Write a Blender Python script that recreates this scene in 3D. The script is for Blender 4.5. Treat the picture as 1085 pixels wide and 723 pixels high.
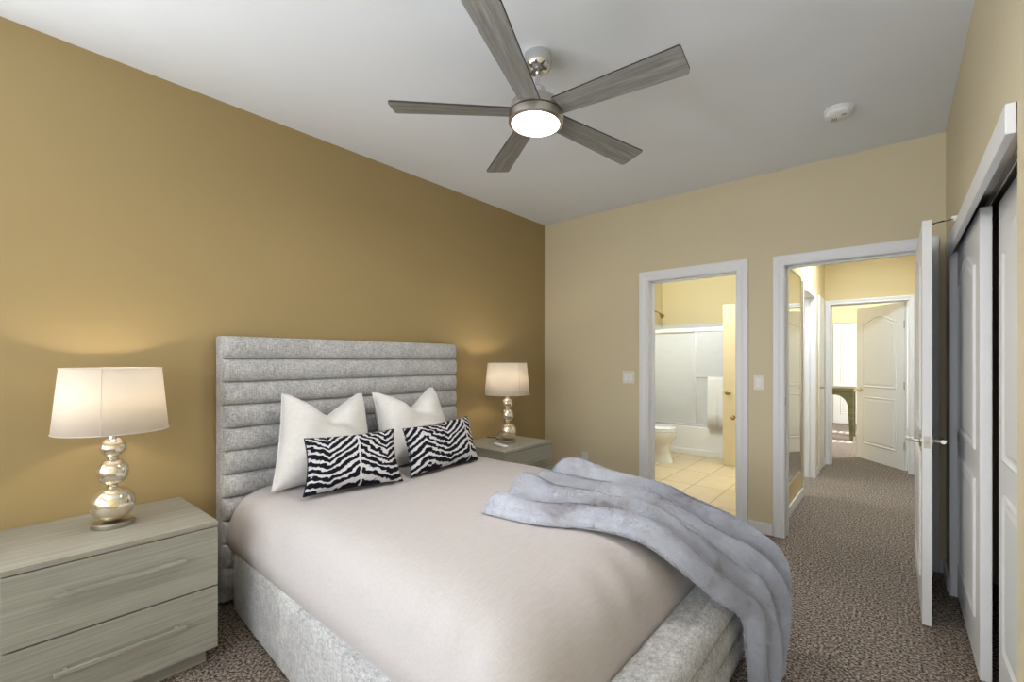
import bpy, bmesh, math, random
import numpy as np
from mathutils import Vector, Matrix
random.seed(7); rng = np.random.default_rng(7)
for o in list(bpy.data.objects): bpy.data.objects.remove(o)
SC = bpy.context.scene
COL = SC.collection
PI = math.pi

# ------------------------------------------------------------------ camera
YAW = 0.6979
cam_data = bpy.data.cameras.new('camera')
cam = bpy.data.objects.new('camera', cam_data); COL.objects.link(cam)
cam.location = (0, 0, 1.32)
cam.rotation_euler = (PI/2, 0, YAW)
cam_data.sensor_width = 36
cam_data.lens = 36*485.1/1085
cam_data.shift_y = 20.7/1085
cam_data.clip_start = 0.02
SC.camera = cam

# ------------------------------------------------------------------ view, world, large lights
SC.view_settings.view_transform = 'Standard'
SC.view_settings.look = 'None'
SC.view_settings.gamma = 1
SC.view_settings.use_curve_mapping = False
SC.view_settings.exposure = 0.0

world = bpy.data.worlds.new('sky'); SC.world = world
world.use_nodes = True
wn = world.node_tree.nodes['Background']
wn.inputs[0].default_value = (0.75, 0.86, 1.0, 1)
wn.inputs[1].default_value = 1.0

def area(name, loc, rot, sx, sy, power, col):
    d = bpy.data.lights.new(name, 'AREA'); d.shape = 'RECTANGLE'; d.size = sx; d.size_y = sy
    d.energy = power; d.color = col
    o = bpy.data.objects.new(name, d); COL.objects.link(o); o.location = loc; o.rotation_euler = rot
    return o
def point(name, loc, power, col, r=0.04):
    d = bpy.data.lights.new(name, 'POINT'); d.energy = power; d.color = col; d.shadow_soft_size = r
    o = bpy.data.objects.new(name, d); COL.objects.link(o); o.location = loc
    return o

# daylight for two unseen windows added to light the room
area('added_window_daylight', (-0.92, -1.70, 1.40), (PI/2+0.42, 0, 0), 2.15, 1.7, 49, (0.92, 0.96, 1.0))
area('added_side_window_daylight', (-2.78, -1.0, 1.50), (PI/2+0.25, 0, -PI/2), 1.2, 1.3, 64, (0.92, 0.96, 1.0))  # added side window light, brightens the closet doors and right wall
# the hall's, bathroom's and far room's own ceiling lights / windows, above or beside the door heads
area('hall_ceiling_light', (-0.25, 5.6, 2.70), (0, 0, 0), 0.45, 0.45, 38, (0.78, 0.90, 1.0))
point('bathroom_light', (-2.1, 5.2, 2.35), 62, (0.85, 0.93, 1.0), 0.15)
area('far_room_window_light', (1.30, 9.4, 1.5), (PI/2, 0, PI/2), 2.2, 1.5, 150, (0.92, 0.96, 1.0))

sd_ = bpy.data.lights.new('sun', 'SUN'); sd_.energy = 14.0; sd_.angle = 0.004; sd_.color = (1.0, 0.97, 0.92)
so_ = bpy.data.objects.new('sun', sd_); COL.objects.link(so_); so_.rotation_euler = (0, PI/4, 0); so_.location = (6, 9.5, 7)

# ------------------------------------------------------------------ helpers
WM = {}
def wmat(o): return WM.get(o.name, Matrix.Identity(4))

def link(name, me, mat=None, parent=None, smooth=False):
    o = bpy.data.objects.new(name, me); COL.objects.link(o)
    if mat is not None:
        for m in (mat if isinstance(mat, (list, tuple)) else [mat]): me.materials.append(m)
    if parent is not None:
        me.transform(wmat(parent).inverted()); o.parent = parent; WM[o.name] = wmat(parent)
    if smooth:
        for p in me.polygons: p.use_smooth = True
    return o

def thing(name, label, cat, loc=(0, 0, 0), rotz=0, group=None, kind=None):
    o = bpy.data.objects.new(name, None); COL.objects.link(o)
    o.location = loc; o.rotation_euler = (0, 0, rotz); o.empty_display_size = 0.1
    WM[o.name] = Matrix.Translation(loc) @ Matrix.Rotation(rotz, 4, 'Z')
    return tag(o, label, cat, group, kind)

def tag(o, label=None, cat=None, group=None, kind=None):
    if label: o['label'] = label
    if cat: o['category'] = cat
    if group: o['group'] = group
    if kind: o['kind'] = kind
    return o

class MB:
    def __init__(self): self.bm = bmesh.new()
    def box(self, x0, x1, y0, y1, z0, z1, bevel=0, seg=2, mi=0, M=None):
        b = bmesh.new()
        r = bmesh.ops.create_cube(b, size=1)
        for v in b.verts:
            v.co = Vector(((x0+x1)/2 + v.co.x*(x1-x0), (y0+y1)/2 + v.co.y*(y1-y0), (z0+z1)/2 + v.co.z*(z1-z0)))
        if bevel > 0:
            bmesh.ops.bevel(b, geom=b.edges[:], offset=bevel, segments=seg, affect='EDGES', profile=0.5)
        return self._merge(b, mi, M)
    def _merge(self, b, mi=0, M=None):
        if M is not None: b.transform(M)
        for f in b.faces: f.material_index = mi
        me = bpy.data.meshes.new('tmp'); b.to_mesh(me); b.free()
        self.bm.from_mesh(me); bpy.data.meshes.remove(me)
        return self
    def lathe(self, prof, c=(0, 0, 0), n=40, M=None, mi=0, cap=True, rx=1, ry=1):
        b = bmesh.new(); rings = []
        for (r, z) in prof:
            rings.append([b.verts.new((c[0]+r*rx*math.cos(2*PI*k/n), c[1]+r*ry*math.sin(2*PI*k/n), c[2]+z)) for k in range(n)])
        for a, d in zip(rings, rings[1:]):
            for k in range(n): b.faces.new((a[k], a[(k+1) % n], d[(k+1) % n], d[k]))
        if cap:
            if prof[0][0] > 1e-5: b.faces.new(rings[0][::-1])
            if prof[-1][0] > 1e-5: b.faces.new(rings[-1])
        bmesh.ops.remove_doubles(b, verts=b.verts[:], dist=1e-6)
        return self._merge(b, mi, M)
    def loft(self, rings, cap=True, mi=0, closed=True, M=None):
        b = bmesh.new(); R = [[b.verts.new(p) for p in r] for r in rings]
        for a, d in zip(R, R[1:]):
            n = len(a)
            for k in range(n if closed else n-1): b.faces.new((a[k], a[(k+1) % n], d[(k+1) % n], d[k]))
        if cap: b.faces.new(R[0][::-1]); b.faces.new(R[-1])
        bmesh.ops.recalc_face_normals(b, faces=b.faces[:])
        return self._merge(b, mi, M)
    def tube(self, pts, r, n=10, mi=0, cap=True):
        pts = [Vector(p) for p in pts]; rings = []
        up0 = None
        for i, p in enumerate(pts):
            t = (pts[min(i+1, len(pts)-1)] - pts[max(i-1, 0)]).normalized()
            if up0 is None: up0 = Vector((0, 0, 1)) if abs(t.z) < 0.9 else Vector((1, 0, 0))
            a = t.cross(up0).normalized(); bb = a.cross(t).normalized(); up0 = bb
            rr = r[i] if isinstance(r, (list, tuple)) else r
            rings.append([p + a*rr*math.cos(2*PI*k/n) + bb*rr*math.sin(2*PI*k/n) for k in range(n)])
        return self.loft(rings, cap, mi)
    def prism(self, poly, axis, a0, a1, bevel=0, mi=0, M=None):
        # poly in the two remaining axes (in order), extruded along axis
        def P(u, v, w):
            return {'x': (w, u, v), 'y': (u, w, v), 'z': (u, v, w)}[axis]
        b = bmesh.new()
        A = [b.verts.new(P(u, v, a0)) for u, v in poly]; B = [b.verts.new(P(u, v, a1)) for u, v in poly]
        b.faces.new(A); b.faces.new(B[::-1]); n = len(poly)
        for k in range(n): b.faces.new((A[k], B[k], B[(k+1) % n], A[(k+1) % n]))
        bmesh.ops.recalc_face_normals(b, faces=b.faces[:])
        if bevel: bmesh.ops.bevel(b, geom=b.edges[:], offset=bevel, segments=2, affect='EDGES', profile=0.5)
        return self._merge(b, mi, M)
    def build(self, name, mat, parent=None, smooth=False, auto=None, recalc=False):
        if recalc: bmesh.ops.recalc_face_normals(self.bm, faces=self.bm.faces[:])
        me = bpy.data.meshes.new(name); self.bm.to_mesh(me); self.bm.free()
        o = link(name, me, mat, parent, smooth)
        if auto is not None:
            for p in me.polygons: p.use_smooth = True
            me.set_sharp_from_angle(angle=math.radians(auto))
        return o

def struct(name, mb, mat, label=None, cat=None, **k):
    o = mb.build(name, mat, **k)
    return tag(o, label, cat, None, 'structure')

# ------------------------------------------------------------------ materials
def srgb(r, g, b):
    f = lambda c: c/12.92 if c <= 0.04045 else ((c+0.055)/1.055)**2.4
    return (f(r/255), f(g/255), f(b/255), 1)

class Mat:
    def __init__(self, name):
        self.m = bpy.data.materials.new(name); self.m.use_nodes = True
        self.t = self.m.node_tree; self.b = self.t.nodes['Principled BSDF']
    def n(self, kind, **k):
        nd = self.t.nodes.new('ShaderNode'+kind)
        for a, v in k.items():
            if a in nd.inputs: nd.inputs[a].default_value = v
            else: setattr(nd, a, v)
        return nd
    def l(self, a, b): self.t.links.new(a, b)
    def coords(self, kind='Object', scale=(1, 1, 1), rot=(0, 0, 0)):
        tc = self.n('TexCoord'); mp = self.n('Mapping'); mp.inputs['Scale'].default_value = scale; mp.inputs['Rotation'].default_value = rot
        self.l(tc.outputs[kind], mp.inputs['Vector']); return mp.outputs['Vector']
    def ramp(self, fac, stops, interp='LINEAR'):
        r = self.n('ValToRGB'); e = r.color_ramp.elements; r.color_ramp.interpolation = interp
        while len(e) < len(stops): e.new(0.5)
        for el, (p, c) in zip(e, stops): el.position = p; el.color = c
        self.l(fac, r.inputs['Fac']); return r.outputs['Color']
    def noise(self, vec, scale, detail=3, rough=0.55, dist=0.0):
        nz = self.n('TexNoise'); nz.inputs['Scale'].default_value = scale; nz.inputs['Detail'].default_value = detail
        nz.inputs['Roughness'].default_value = rough; nz.inputs['Distortion'].default_value = dist
        if vec is not None: self.l(vec, nz.inputs['Vector'])
        return nz.outputs['Fac']
    def bump(self, h, strength=0.3, dist=0.01):
        bp = self.n('Bump'); bp.inputs['Strength'].default_value = strength; bp.inputs['Distance'].default_value = dist
        self.l(h, bp.inputs['Height']); self.l(bp.outputs['Normal'], self.b.inputs['Normal'])
    def set(self, **k):
        for a, v in k.items(): self.b.inputs[a.replace('_', ' ')].default_value = v
        return self

def plain(name, col, rough=0.5, metal=0.0, bump=None, spec=0.5):
    M = Mat(name); M.set(Base_Color=col, Roughness=rough, Metallic=metal); M.b.inputs['Specular IOR Level'].default_value = spec
    if bump:
        v = M.coords(); M.bump(M.noise(v, bump[0], 4), bump[1], bump[2])
    return M.m

def wall_paint(name, col):
    M = Mat(name); v = M.coords()
    c = M.ramp(M.noise(v, 1.3, 2), [(0.3, tuple(x*0.97 for x in col[:3])+(1,)), (0.7, col)])
    M.l(c, M.b.inputs['Base Color']); M.set(Roughness=0.62)
    M.bump(M.noise(v, 160, 3), 0.12, 0.003)
    return M.m

PAINT_HEADBOARD = wall_paint('headboard_wall_paint', srgb(161, 140, 96))  # darker and more saturated than the tan paint
PAINT_TAN = wall_paint('tan_wall_paint', srgb(209, 197, 166))
PAINT_YELLOW = wall_paint('yellow_wall_paint', srgb(216, 197, 152))
PAINT_BATH = wall_paint('pale_yellow_bathroom_paint', srgb(234, 217, 168))
PAINT_CEIL = wall_paint('ceiling_paint', srgb(230, 235, 243))
WHITE = plain('white_trim_paint', srgb(226, 227, 231), 0.38)
DOORWHITE = plain('white_door_paint', srgb(228, 228, 228), 0.42)
SHADED_WHITE = plain('shaded_white_door_paint', srgb(212, 195, 155), 0.45)  # white door; its shade and warm light are put into this colour
PORCELAIN = plain('porcelain', srgb(238, 238, 236), 0.12)
NICKEL = plain('brushed_nickel', srgb(190, 184, 174), 0.28, 1.0)
ALUM = plain('satin_aluminium', srgb(226, 228, 230), 0.45, 0.6)
CHROME = plain('chrome', srgb(215, 215, 215), 0.08, 1.0)
BRASS = plain('aged_brass', srgb(178, 148, 96), 0.3, 1.0)
DARK = plain('dark_metal', srgb(50, 50, 54), 0.5, 0.6)
BLACK = plain('black_rubber', srgb(22, 22, 24), 0.6)
PLATE = plain('ivory_plastic', srgb(226, 220, 206), 0.4)
WHITEPLASTIC = plain('white_plastic', srgb(232, 232, 232), 0.45)

def carpet():
    M = Mat('carpet_brown_fleck'); v = M.coords()
    n1 = M.noise(v, 86, 3, 0.72); n2 = M.noise(v, 2.2, 3)
    c1 = M.ramp(n1, [(0.38, srgb(58, 48, 42)), (0.46, srgb(116, 103, 93)), (0.54, srgb(164, 150, 138)), (0.65, srgb(212, 200, 188))])
    mx = M.n('MixRGB', blend_type='MULTIPLY'); mx.inputs['Fac'].default_value = 0.5
    M.l(c1, mx.inputs['Color1']); M.l(M.ramp(n2, [(0.3, (0.8, 0.8, 0.8, 1)), (0.7, (1, 1, 1, 1))]), mx.inputs['Color2'])
    M.l(mx.outputs['Color'], M.b.inputs['Base Color']); M.set(Roughness=0.95); M.b.inputs['Specular IOR Level'].default_value = 0.1
    M.bump(n1, 0.8, 0.02); return M.m
CARPET = carpet()

def tiles():
    M = Mat('beige_floor_tile'); v = M.coords()
    bt = M.n('TexBrick'); bt.offset = 0.0; bt.inputs['Scale'].default_value = 1.0
    bt.inputs['Brick Width'].default_value = 0.33; bt.inputs['Row Height'].default_value = 0.62; bt.inputs['Mortar Size'].default_value = 0.006
    bt.inputs['Color1'].default_value = srgb(222, 200, 160); bt.inputs['Color2'].default_value = srgb(214, 192, 150); bt.inputs['Mortar'].default_value = srgb(165, 142, 108)
    M.l(v, bt.inputs['Vector'])
    mx = M.n('MixRGB', blend_type='MULTIPLY'); mx.inputs['Fac'].default_value = 0.4
    M.l(bt.outputs['Color'], mx.inputs['Color1']); M.l(M.ramp(M.noise(v, 9, 4), [(0.3, (0.8, 0.8, 0.8, 1)), (0.7, (1, 1, 1, 1))]), mx.inputs['Color2'])
    M.l(mx.outputs['Color'], M.b.inputs['Base Color']); M.set(Roughness=0.35); return M.m
TILE = tiles()

def tweed(name, lo, mid, hi, vert=True):
    M = Mat(name)
    v1 = M.coords(scale=(45, 45, 190)); v2 = M.coords(scale=(190, 190, 26)); v3 = M.coords()
    n1 = M.noise(v1, 1, 3, 0.6); n2 = M.noise(v2, 1, 3, 0.6); n3 = M.noise(v3, 9, 4, 0.6)
    a = M.n('Math', operation='ADD'); M.l(n1, a.inputs[0]); M.l(n2, a.inputs[1])
    b = M.n('Math', operation='MULTIPLY_ADD'); b.inputs[1].default_value = 0.35; M.l(a.outputs[0], b.inputs[0])
    c3 = M.n('Math', operation='MULTIPLY'); c3.inputs[1].default_value = 0.18; M.l(n3, c3.inputs[0]); M.l(c3.outputs[0], b.inputs[2])
    c = M.ramp(b.outputs[0], [(0.33, lo), (0.44, mid), (0.56, hi)])
    M.l(c, M.b.inputs['Base Color']); M.set(Roughness=0.9); M.b.inputs['Sheen Weight'].default_value = 0.25
    M.bump(a.outputs[0], 0.35, 0.004); return M.m
TWEED = tweed('grey_tweed_upholstery', srgb(134, 134, 136), srgb(178, 178, 180), srgb(214, 214, 215))

def wood(name, lo, mid, hi, grain=(1.6, 26, 26), rough=0.5, kind='Object'):
    M = Mat(name)
    # grain runs along the axis with the small scale
    v = M.coords(kind, scale=grain); n1 = M.noise(v, 1.0, 5, 0.65, 0.8)
    v2 = M.coords(kind, scale=tuple(g*5 for g in grain)); n2 = M.noise(v2, 1.0, 3, 0.6)
    a = M.n('Math', operation='MULTIPLY_ADD'); a.inputs[1].default_value = 0.3; M.l(n2, a.inputs[0])
    b = M.n('Math', operation='MULTIPLY'); b.inputs[1].default_value = 0.7; M.l(n1, b.inputs[0]); M.l(b.outputs[0], a.inputs[2])
    M.l(M.ramp(a.outputs[0], [(0.33, lo), (0.5, mid), (0.66, hi)]), M.b.inputs['Base Color'])
    M.set(Roughness=rough); M.bump(a.outputs[0], 0.12, 0.003); return M.m
OAK = wood('limed_oak', srgb(130, 129, 119), srgb(148, 146, 135), srgb(165, 163, 151), grain=(60, 1.3, 60))
BLADEWOOD = wood('weathered_grey_wood', srgb(104, 103, 101), srgb(132, 131, 128), srgb(156, 155, 152), grain=(2.2, 40, 40))
DESKWOOD = wood('olive_painted_wood', srgb(70, 68, 40), srgb(92, 88, 56), srgb(112, 106, 72), grain=(2, 18, 18))
VANITYWOOD = plain('vanity_wood', srgb(176, 158, 132), 0.5)

def linen(name, col, dark, scale=380, bump=0.15, slub=False):
    M = Mat(name); v = M.coords(scale=(1, 0.16, 1)); n = M.noise(v, scale*0.3, 3); v2 = M.coords(); n2 = M.noise(v2, scale, 2)
    M.l(M.ramp(n, [(0.3, dark), (0.7, col)]), M.b.inputs['Base Color']); M.set(Roughness=0.85); M.b.inputs['Sheen Weight'].default_value = 0.2
    if slub:
        v3 = M.coords(scale=(26, 150, 40), rot=(0, 0, 0.5)); n3 = M.noise(v3, 1.0, 3, 0.6)
        ad = M.n('Math', operation='ADD'); M.l(n2, ad.inputs[0]); M.l(n3, ad.inputs[1]); n2 = ad.outputs[0]
    M.bump(n2, bump, 0.003); return M.m
SHEET = linen('blush_white_sheet', srgb(196, 191, 191), srgb(189, 184, 184), 380, 0.35, True)
PILLOW = linen('ivory_pillow_cotton', srgb(226, 224, 223), srgb(217, 215, 213), 260, 0.35)
SHEET.node_tree.nodes['Principled BSDF'].inputs['Sheen Weight'].default_value = 0.0
SHEET.node_tree.nodes['Principled BSDF'].inputs['Specular IOR Level'].default_value = 0.15
TOWEL = linen('white_towel', srgb(236, 235, 232), srgb(226, 225, 222), 200, 0.5)

def zebra():
    M = Mat('zebra_print'); tc = M.n('TexCoord'); sp = M.n('SeparateXYZ'); M.l(tc.outputs['UV'], sp.inputs[0])
    def math_(op, a, b=None):
        m = M.n('Math', operation=op)
        for i, x in enumerate((a, b)):
            if x is None: continue
            if isinstance(x, (int, float)): m.inputs[i].default_value = x
            else: M.l(x, m.inputs[i])
        return m.outputs[0]
    u = sp.outputs['X']; v = sp.outputs['Y']                       # u 0..1 across, v 0..1 up
    # hide print: stripes peak at the centre spine and dip into chevrons either side
    nz = M.noise(tc.outputs['UV'], 3.0, 2, 0.5, 0.3); nz2 = M.noise(tc.outputs['UV'], 11, 2, 0.5); nz3 = M.noise(tc.outputs['UV'], 38, 2, 0.5)
    ud = math_('ADD', u, math_('MULTIPLY', math_('SUBTRACT', nz2, 0.5), 0.05))
    g = math_('PINGPONG', math_('SUBTRACT', ud, 0.20), 0.33)
    k_ = math_('ADD', math_('MULTIPLY', v, 0.95), 0.35)
    w = math_('SUBTRACT', v, math_('MULTIPLY', g, k_))
    w = math_('ADD', w, math_('MULTIPLY', nz, 0.16)); w = math_('ADD', w, math_('MULTIPLY', nz2, 0.10)); w = math_('ADD', w, math_('MULTIPLY', nz3, 0.035))
    s = math_('SINE', math_('MULTIPLY', w, 58.0))
    s = math_('ADD', s, math_('MULTIPLY', math_('SUBTRACT', nz2, 0.5), 1.4))
    mid = math_('ABSOLUTE', math_('SUBTRACT', ud, 0.53))
    spine = math_('LESS_THAN', mid, 0.010)
    s = math_('MAXIMUM', s, math_('MULTIPLY', spine, 0.6))
    c = M.ramp(math_('MULTIPLY_ADD', s, 0.5), [(0.60, srgb(12, 12, 24)), (0.71, srgb(204, 203, 208))])
    for nd in M.t.nodes:
        if nd.type == 'MATH' and nd.operation == 'MULTIPLY_ADD': nd.inputs[2].default_value = 0.5
    M.l(c, M.b.inputs['Base Color']); M.set(Roughness=0.85); M.b.inputs['Specular IOR Level'].default_value = 0.2
    v3 = M.coords(); M.bump(M.noise(v3, 300, 2), 0.2, 0.003); return M.m
ZEBRA = zebra()
PIPING = plain('navy_black_piping', srgb(18, 18, 28), 0.8)

def fur():
    M = Mat('faux_fur'); v = M.coords(scale=(1, 1, 1)); n1 = M.noise(v, 4.5, 4, 0.6, 0.4); v2 = M.coords(); n2 = M.noise(v2, 90, 3)
    c = M.ramp(n1, [(0.30, srgb(150, 147, 156)), (0.40, srgb(180, 182, 194)), (0.52, srgb(188, 192, 206)), (0.72, srgb(208, 212, 222))])
    M.l(c, M.b.inputs['Base Color']); M.set(Roughness=0.9); M.b.inputs['Sheen Weight'].default_value = 0.3; M.b.inputs['Sheen Roughness'].default_value = 0.5
    M.b.inputs['Specular IOR Level'].default_value = 0.15
    M.bump(n2, 0.5, 0.01); return M.m
FUR = fur()

def shade_mat():
    M = Mat('lamp_shade_linen'); v = M.coords()
    M.set(Base_Color=srgb(240, 232, 222), Roughness=0.8)
    tr = M.n('BsdfTranslucent'); tr.inputs['Color'].default_value = srgb(246, 243, 238)
    mx = M.n('MixShader'); mx.inputs[0].default_value = 0.62
    out = M.t.nodes['Material Output']
    M.l(M.b.outputs[0], mx.inputs[1]); M.l(tr.outputs[0], mx.inputs[2]); M.l(mx.outputs[0], out.inputs['Surface'])
    M.bump(M.noise(v, 300, 2), 0.15, 0.002); return M.m
SHADE = shade_mat()

def mercury():
    M = Mat('mercury_glass'); v = M.coords()
    n = M.noise(v, 42, 4, 0.7)
    M.l(M.ramp(n, [(0.35, srgb(232, 216, 184)), (0.6, srgb(246, 240, 226))]), M.b.inputs['Base Color'])
    r = M.ramp(n, [(0.3, (0.16,)*3+(1,)), (0.7, (0.05,)*3+(1,))]); M.l(r, M.b.inputs['Roughness'])
    M.set(Metallic=0.92); return M.m
MERCURY = mercury()

def emit(name, col, strength):
    M = Mat(name); M.set(Base_Color=col, Roughness=0.4); M.b.inputs['Emission Color'].default_value = col; M.b.inputs['Emission Strength'].default_value = strength
    return M.m
LENS = emit('lit_frosted_lens', srgb(255, 250, 240), 6.0)
BULB = emit('lit_bulb', srgb(255, 224, 178), 12.0)

def obscure_glass():
    M = Mat('obscure_shower_glass'); v = M.coords()
    M.set(Base_Color=srgb(240, 242, 242), Roughness=0.25); M.b.inputs['Transmission Weight'].default_value = 0.35
    M.bump(M.noise(v, 55, 3), 0.4, 0.01); return M.m
OBSCURE = obscure_glass()
MIRROR = plain('silvered_mirror', srgb(232, 236, 232), 0.01, 1.0)
SURROUND = plain('white_tub_surround', srgb(232, 232, 230), 0.3)
def pane_glass():
    M = Mat('clear_glass'); M.set(Base_Color=(1, 1, 1, 1), Roughness=0.0); M.b.inputs['Transmission Weight'].default_value = 1.0; M.b.inputs['IOR'].default_value = 1.05; return M.m
GLASS = pane_glass()

# ------------------------------------------------------------------ room shell
XL, YB, XR, CE = -2.83, 3.907, 0.238, 2.74
YR = -1.80                       # rear wall inner face
T = 0.12

m = MB(); m.box(-2.95, 1.0, YR-T, 3.97, -0.10, 0)
m.box(-0.83, 0.33, 3.97, 7.11, -0.10, 0); m.box(-0.83, 1.5, 7.11, 7.40, -0.10, 0); m.box(-2.4, 1.5, 7.40, 11.9, -0.10, 0)
struct('floor', m, CARPET, 'brown flecked carpet running from the bedroom into the hall', 'carpet')
m = MB(); m.box(-3.02, -0.83, 3.97, 7.40, -0.10, 0)
struct('floor_bathroom', m, TILE, 'beige square floor tiles of the bathroom', 'tile floor')
m = MB(); m.box(-2.95, 1.0, YR-T, 4.027, CE, CE+0.1)
struct('ceiling', m, PAINT_CEIL, 'flat pale grey white bedroom ceiling', 'ceiling')
m = MB(); m.box(-3.02, -0.70, 4.027, 7.40, CE, CE+0.1); m.box(-0.70, 0.33, 4.027, 7.17, CE, CE+0.1)
m.box(-0.70, 1.5, 7.17, 7.40, CE, CE+0.1); m.box(-2.4, 1.5, 7.40, 11.9, CE, CE+0.1)
struct('ceiling_beyond', m, PAINT_CEIL, 'ceiling over the hall and bathroom', 'ceiling')

m = MB(); m.box(XL-T, XL, YR-T, -1.65, 0, CE); m.box(XL-T, XL, -0.35, YB, 0, CE); m.box(XL-T, XL, -1.65, -0.35, 0, 0.8); m.box(XL-T, XL, -1.65, -0.35, 2.2, CE)
struct('wall_left', m, PAINT_HEADBOARD, 'golden tan wall behind the headboard', 'wall')

# back wall with the bathroom and hall openings
BX0, BX1 = -1.687, -0.965
HX0, HX1 = -0.632, 0.130
DH = 2.025
m = MB()
m.box(-2.95, BX0-0.015, YB, YB+T, 0, CE); m.box(BX1+0.015, HX0-0.015, YB, YB+T, 0, CE)
m.box(HX1+0.015, 1.0, YB, YB+T, 0, CE)
m.box(BX0-0.015, BX1+0.015, YB, YB+T, DH+0.015, CE); m.box(HX0-0.015, HX1+0.015, YB, YB+T, DH+0.015, CE)
struct('wall_back', m, PAINT_TAN, 'tan wall with the bathroom and hall doorways', 'wall')

CY0, CY1, CZ = 1.728, 3.56, 1.985     # closet opening
m = MB()
m.box(XR, XR+T, YR-T, CY0, 0, CE); m.box(XR, XR+T, CY1, YB, 0, CE); m.box(XR, XR+T, CY0, CY1, CZ, CE)
struct('wall_right', m, PAINT_TAN, 'tan wall above the sliding closet doors', 'wall')
m = MB(); m.box(0.98, 1.0, 1.2, YB, 0, CE); m.box(XR+T, 0.98, 1.2, 1.22, 0, CE)
struct('wall_closet', m, PAINT_TAN, 'inside of the closet behind the sliding doors', 'wall')

# rear wall with an unseen window added to light the room
WX0, WX1, WZ0, WZ1 = -2.05, 0.20, 0.5, 2.3
m = MB()
m.box(-2.95, WX0, YR-T, YR, 0, CE); m.box(WX1, XR+T, YR-T, YR, 0, CE)
m.box(WX0, WX1, YR-T, YR, 0, WZ0); m.box(WX0, WX1, YR-T, YR, WZ1, CE)
struct('wall_rear', m, PAINT_TAN, 'tan wall with the added window behind the viewer', 'wall')
m = MB()
for a, b_ in ((WX0, WX0+0.05), (WX1-0.05, WX1), ((WX0+WX1)/2-0.025, (WX0+WX1)/2+0.025)): m.box(a, b_, YR-0.1, YR-0.03, WZ0, WZ1)
xm = (WX0+WX1)/2
for a, b_ in ((WX0+0.05, xm-0.025), (xm+0.025, WX1-0.05)): m.box(a, b_, YR-0.1, YR-0.03, WZ0, WZ0+0.05); m.box(a, b_, YR-0.1, YR-0.03, WZ1-0.05, WZ1)
w1 = struct('added_window_1', m, WHITE, 'white framed window added behind the viewer for light', 'window')
m = MB()
for a, b_ in ((-1.65, -1.60), (-0.40, -0.35), (-1.02, -0.98)): m.box(XL-0.10, XL-0.03, a, b_, 0.8, 2.2)
for a, b_ in ((-1.60, -1.02), (-0.98, -0.40)): m.box(XL-0.10, XL-0.03, a, b_, 0.8, 0.85); m.box(XL-0.10, XL-0.03, a, b_, 2.15, 2.2)
w2 = struct('added_window_2', m, WHITE, 'white framed side window added beside the viewer for fill light', 'window')  # unseen window, added for fill light
m = MB(); m.box(XL-0.068, XL-0.062, -1.60, -0.40, 0.85, 2.15); m.build('window_pane', GLASS, w2)
m = MB(); m.box(WX0+0.05, WX1-0.05, YR-0.068, YR-0.062, WZ0+0.05, WZ1-0.05); m.build('window_pane', GLASS, w1)

# casings
def casing(x0, x1, y, ztop, w=0.075, t=0.016, sgn=-1):
    """door casing on a wall face at y (facing sgn*y): moulded profile with mitred corners"""
    prof = [(0, 0), (0, 0.55), (0.08, 0.8), (0.30, 0.62), (0.42, 0.66), (0.60, 0.9), (0.86, 1.0), (1.0, 0.9), (1.0, 0)]
    rings = []
    for (px, pz, cx, cz) in ((x0, 0, -1, 0), (x0, ztop, -1, 1), (x1, ztop, 1, 1), (x1, 0, 1, 0)):
        rings.append([(px + cx*a*w, y + sgn*b*t, pz + cz*a*w) for a, b in prof])
    return MB().loft(rings)
def casing_x(y0, y1, x, ztop, w=0.07, t=0.015, sgn=1):
    prof = [(0, 0), (0, 0.55), (0.08, 0.8), (0.30, 0.62), (0.42, 0.66), (0.60, 0.9), (0.86, 1.0), (1.0, 0.9), (1.0, 0)]
    rings = []
    for (py, pz, cy, cz) in ((y0, 0, -1, 0), (y0, ztop, -1, 1), (y1, ztop, 1, 1), (y1, 0, 1, 0)):
        rings.append([(x + sgn*b*t, py + cy*a*w, pz + cz*a*w) for a, b in prof])
    return MB().loft(rings)
def jamb_y(m, x0, x1, y0, y1, z):
    m.box(x0-0.015, x0, y0, y1, 0, z+0.015); m.box(x1, x1+0.015, y0, y1, 0, z+0.015); m.box(x0-0.015, x1+0.015, y0, y1, z, z+0.015)
    yc = (y0+y1)/2
    m.box(x0, x0+0.011, yc+0.0, yc+0.035, 0, z); m.box(x0, x1, yc, yc+0.035, z-0.011, z)

m = casing(BX0, BX1, YB, DH, 0.085); jamb_y(m, BX0, BX1, YB, YB+T, DH)
m.box(BX0-0.075, BX0-0.0, YB+T, YB+T+0.014, 0, DH+0.07); m.box(BX1, BX1+0.075, YB+T, YB+T+0.014, 0, DH+0.07)
struct('trim_1', m, WHITE, 'white moulded casing around the bathroom doorway', 'door trim')
m = casing(HX0, HX1, YB, DH, 0.075); jamb_y(m, HX0, HX1, YB, YB+T, DH)
t2 = struct('trim_2', m, WHITE, 'white moulded casing around the hall doorway', 'door trim')
m = MB(); m.box(HX0, HX0+0.0015, YB+0.012, YB+0.042, 0.985, 1.05, 0.0005); m.build('strike_plate', NICKEL, t2)

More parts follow.
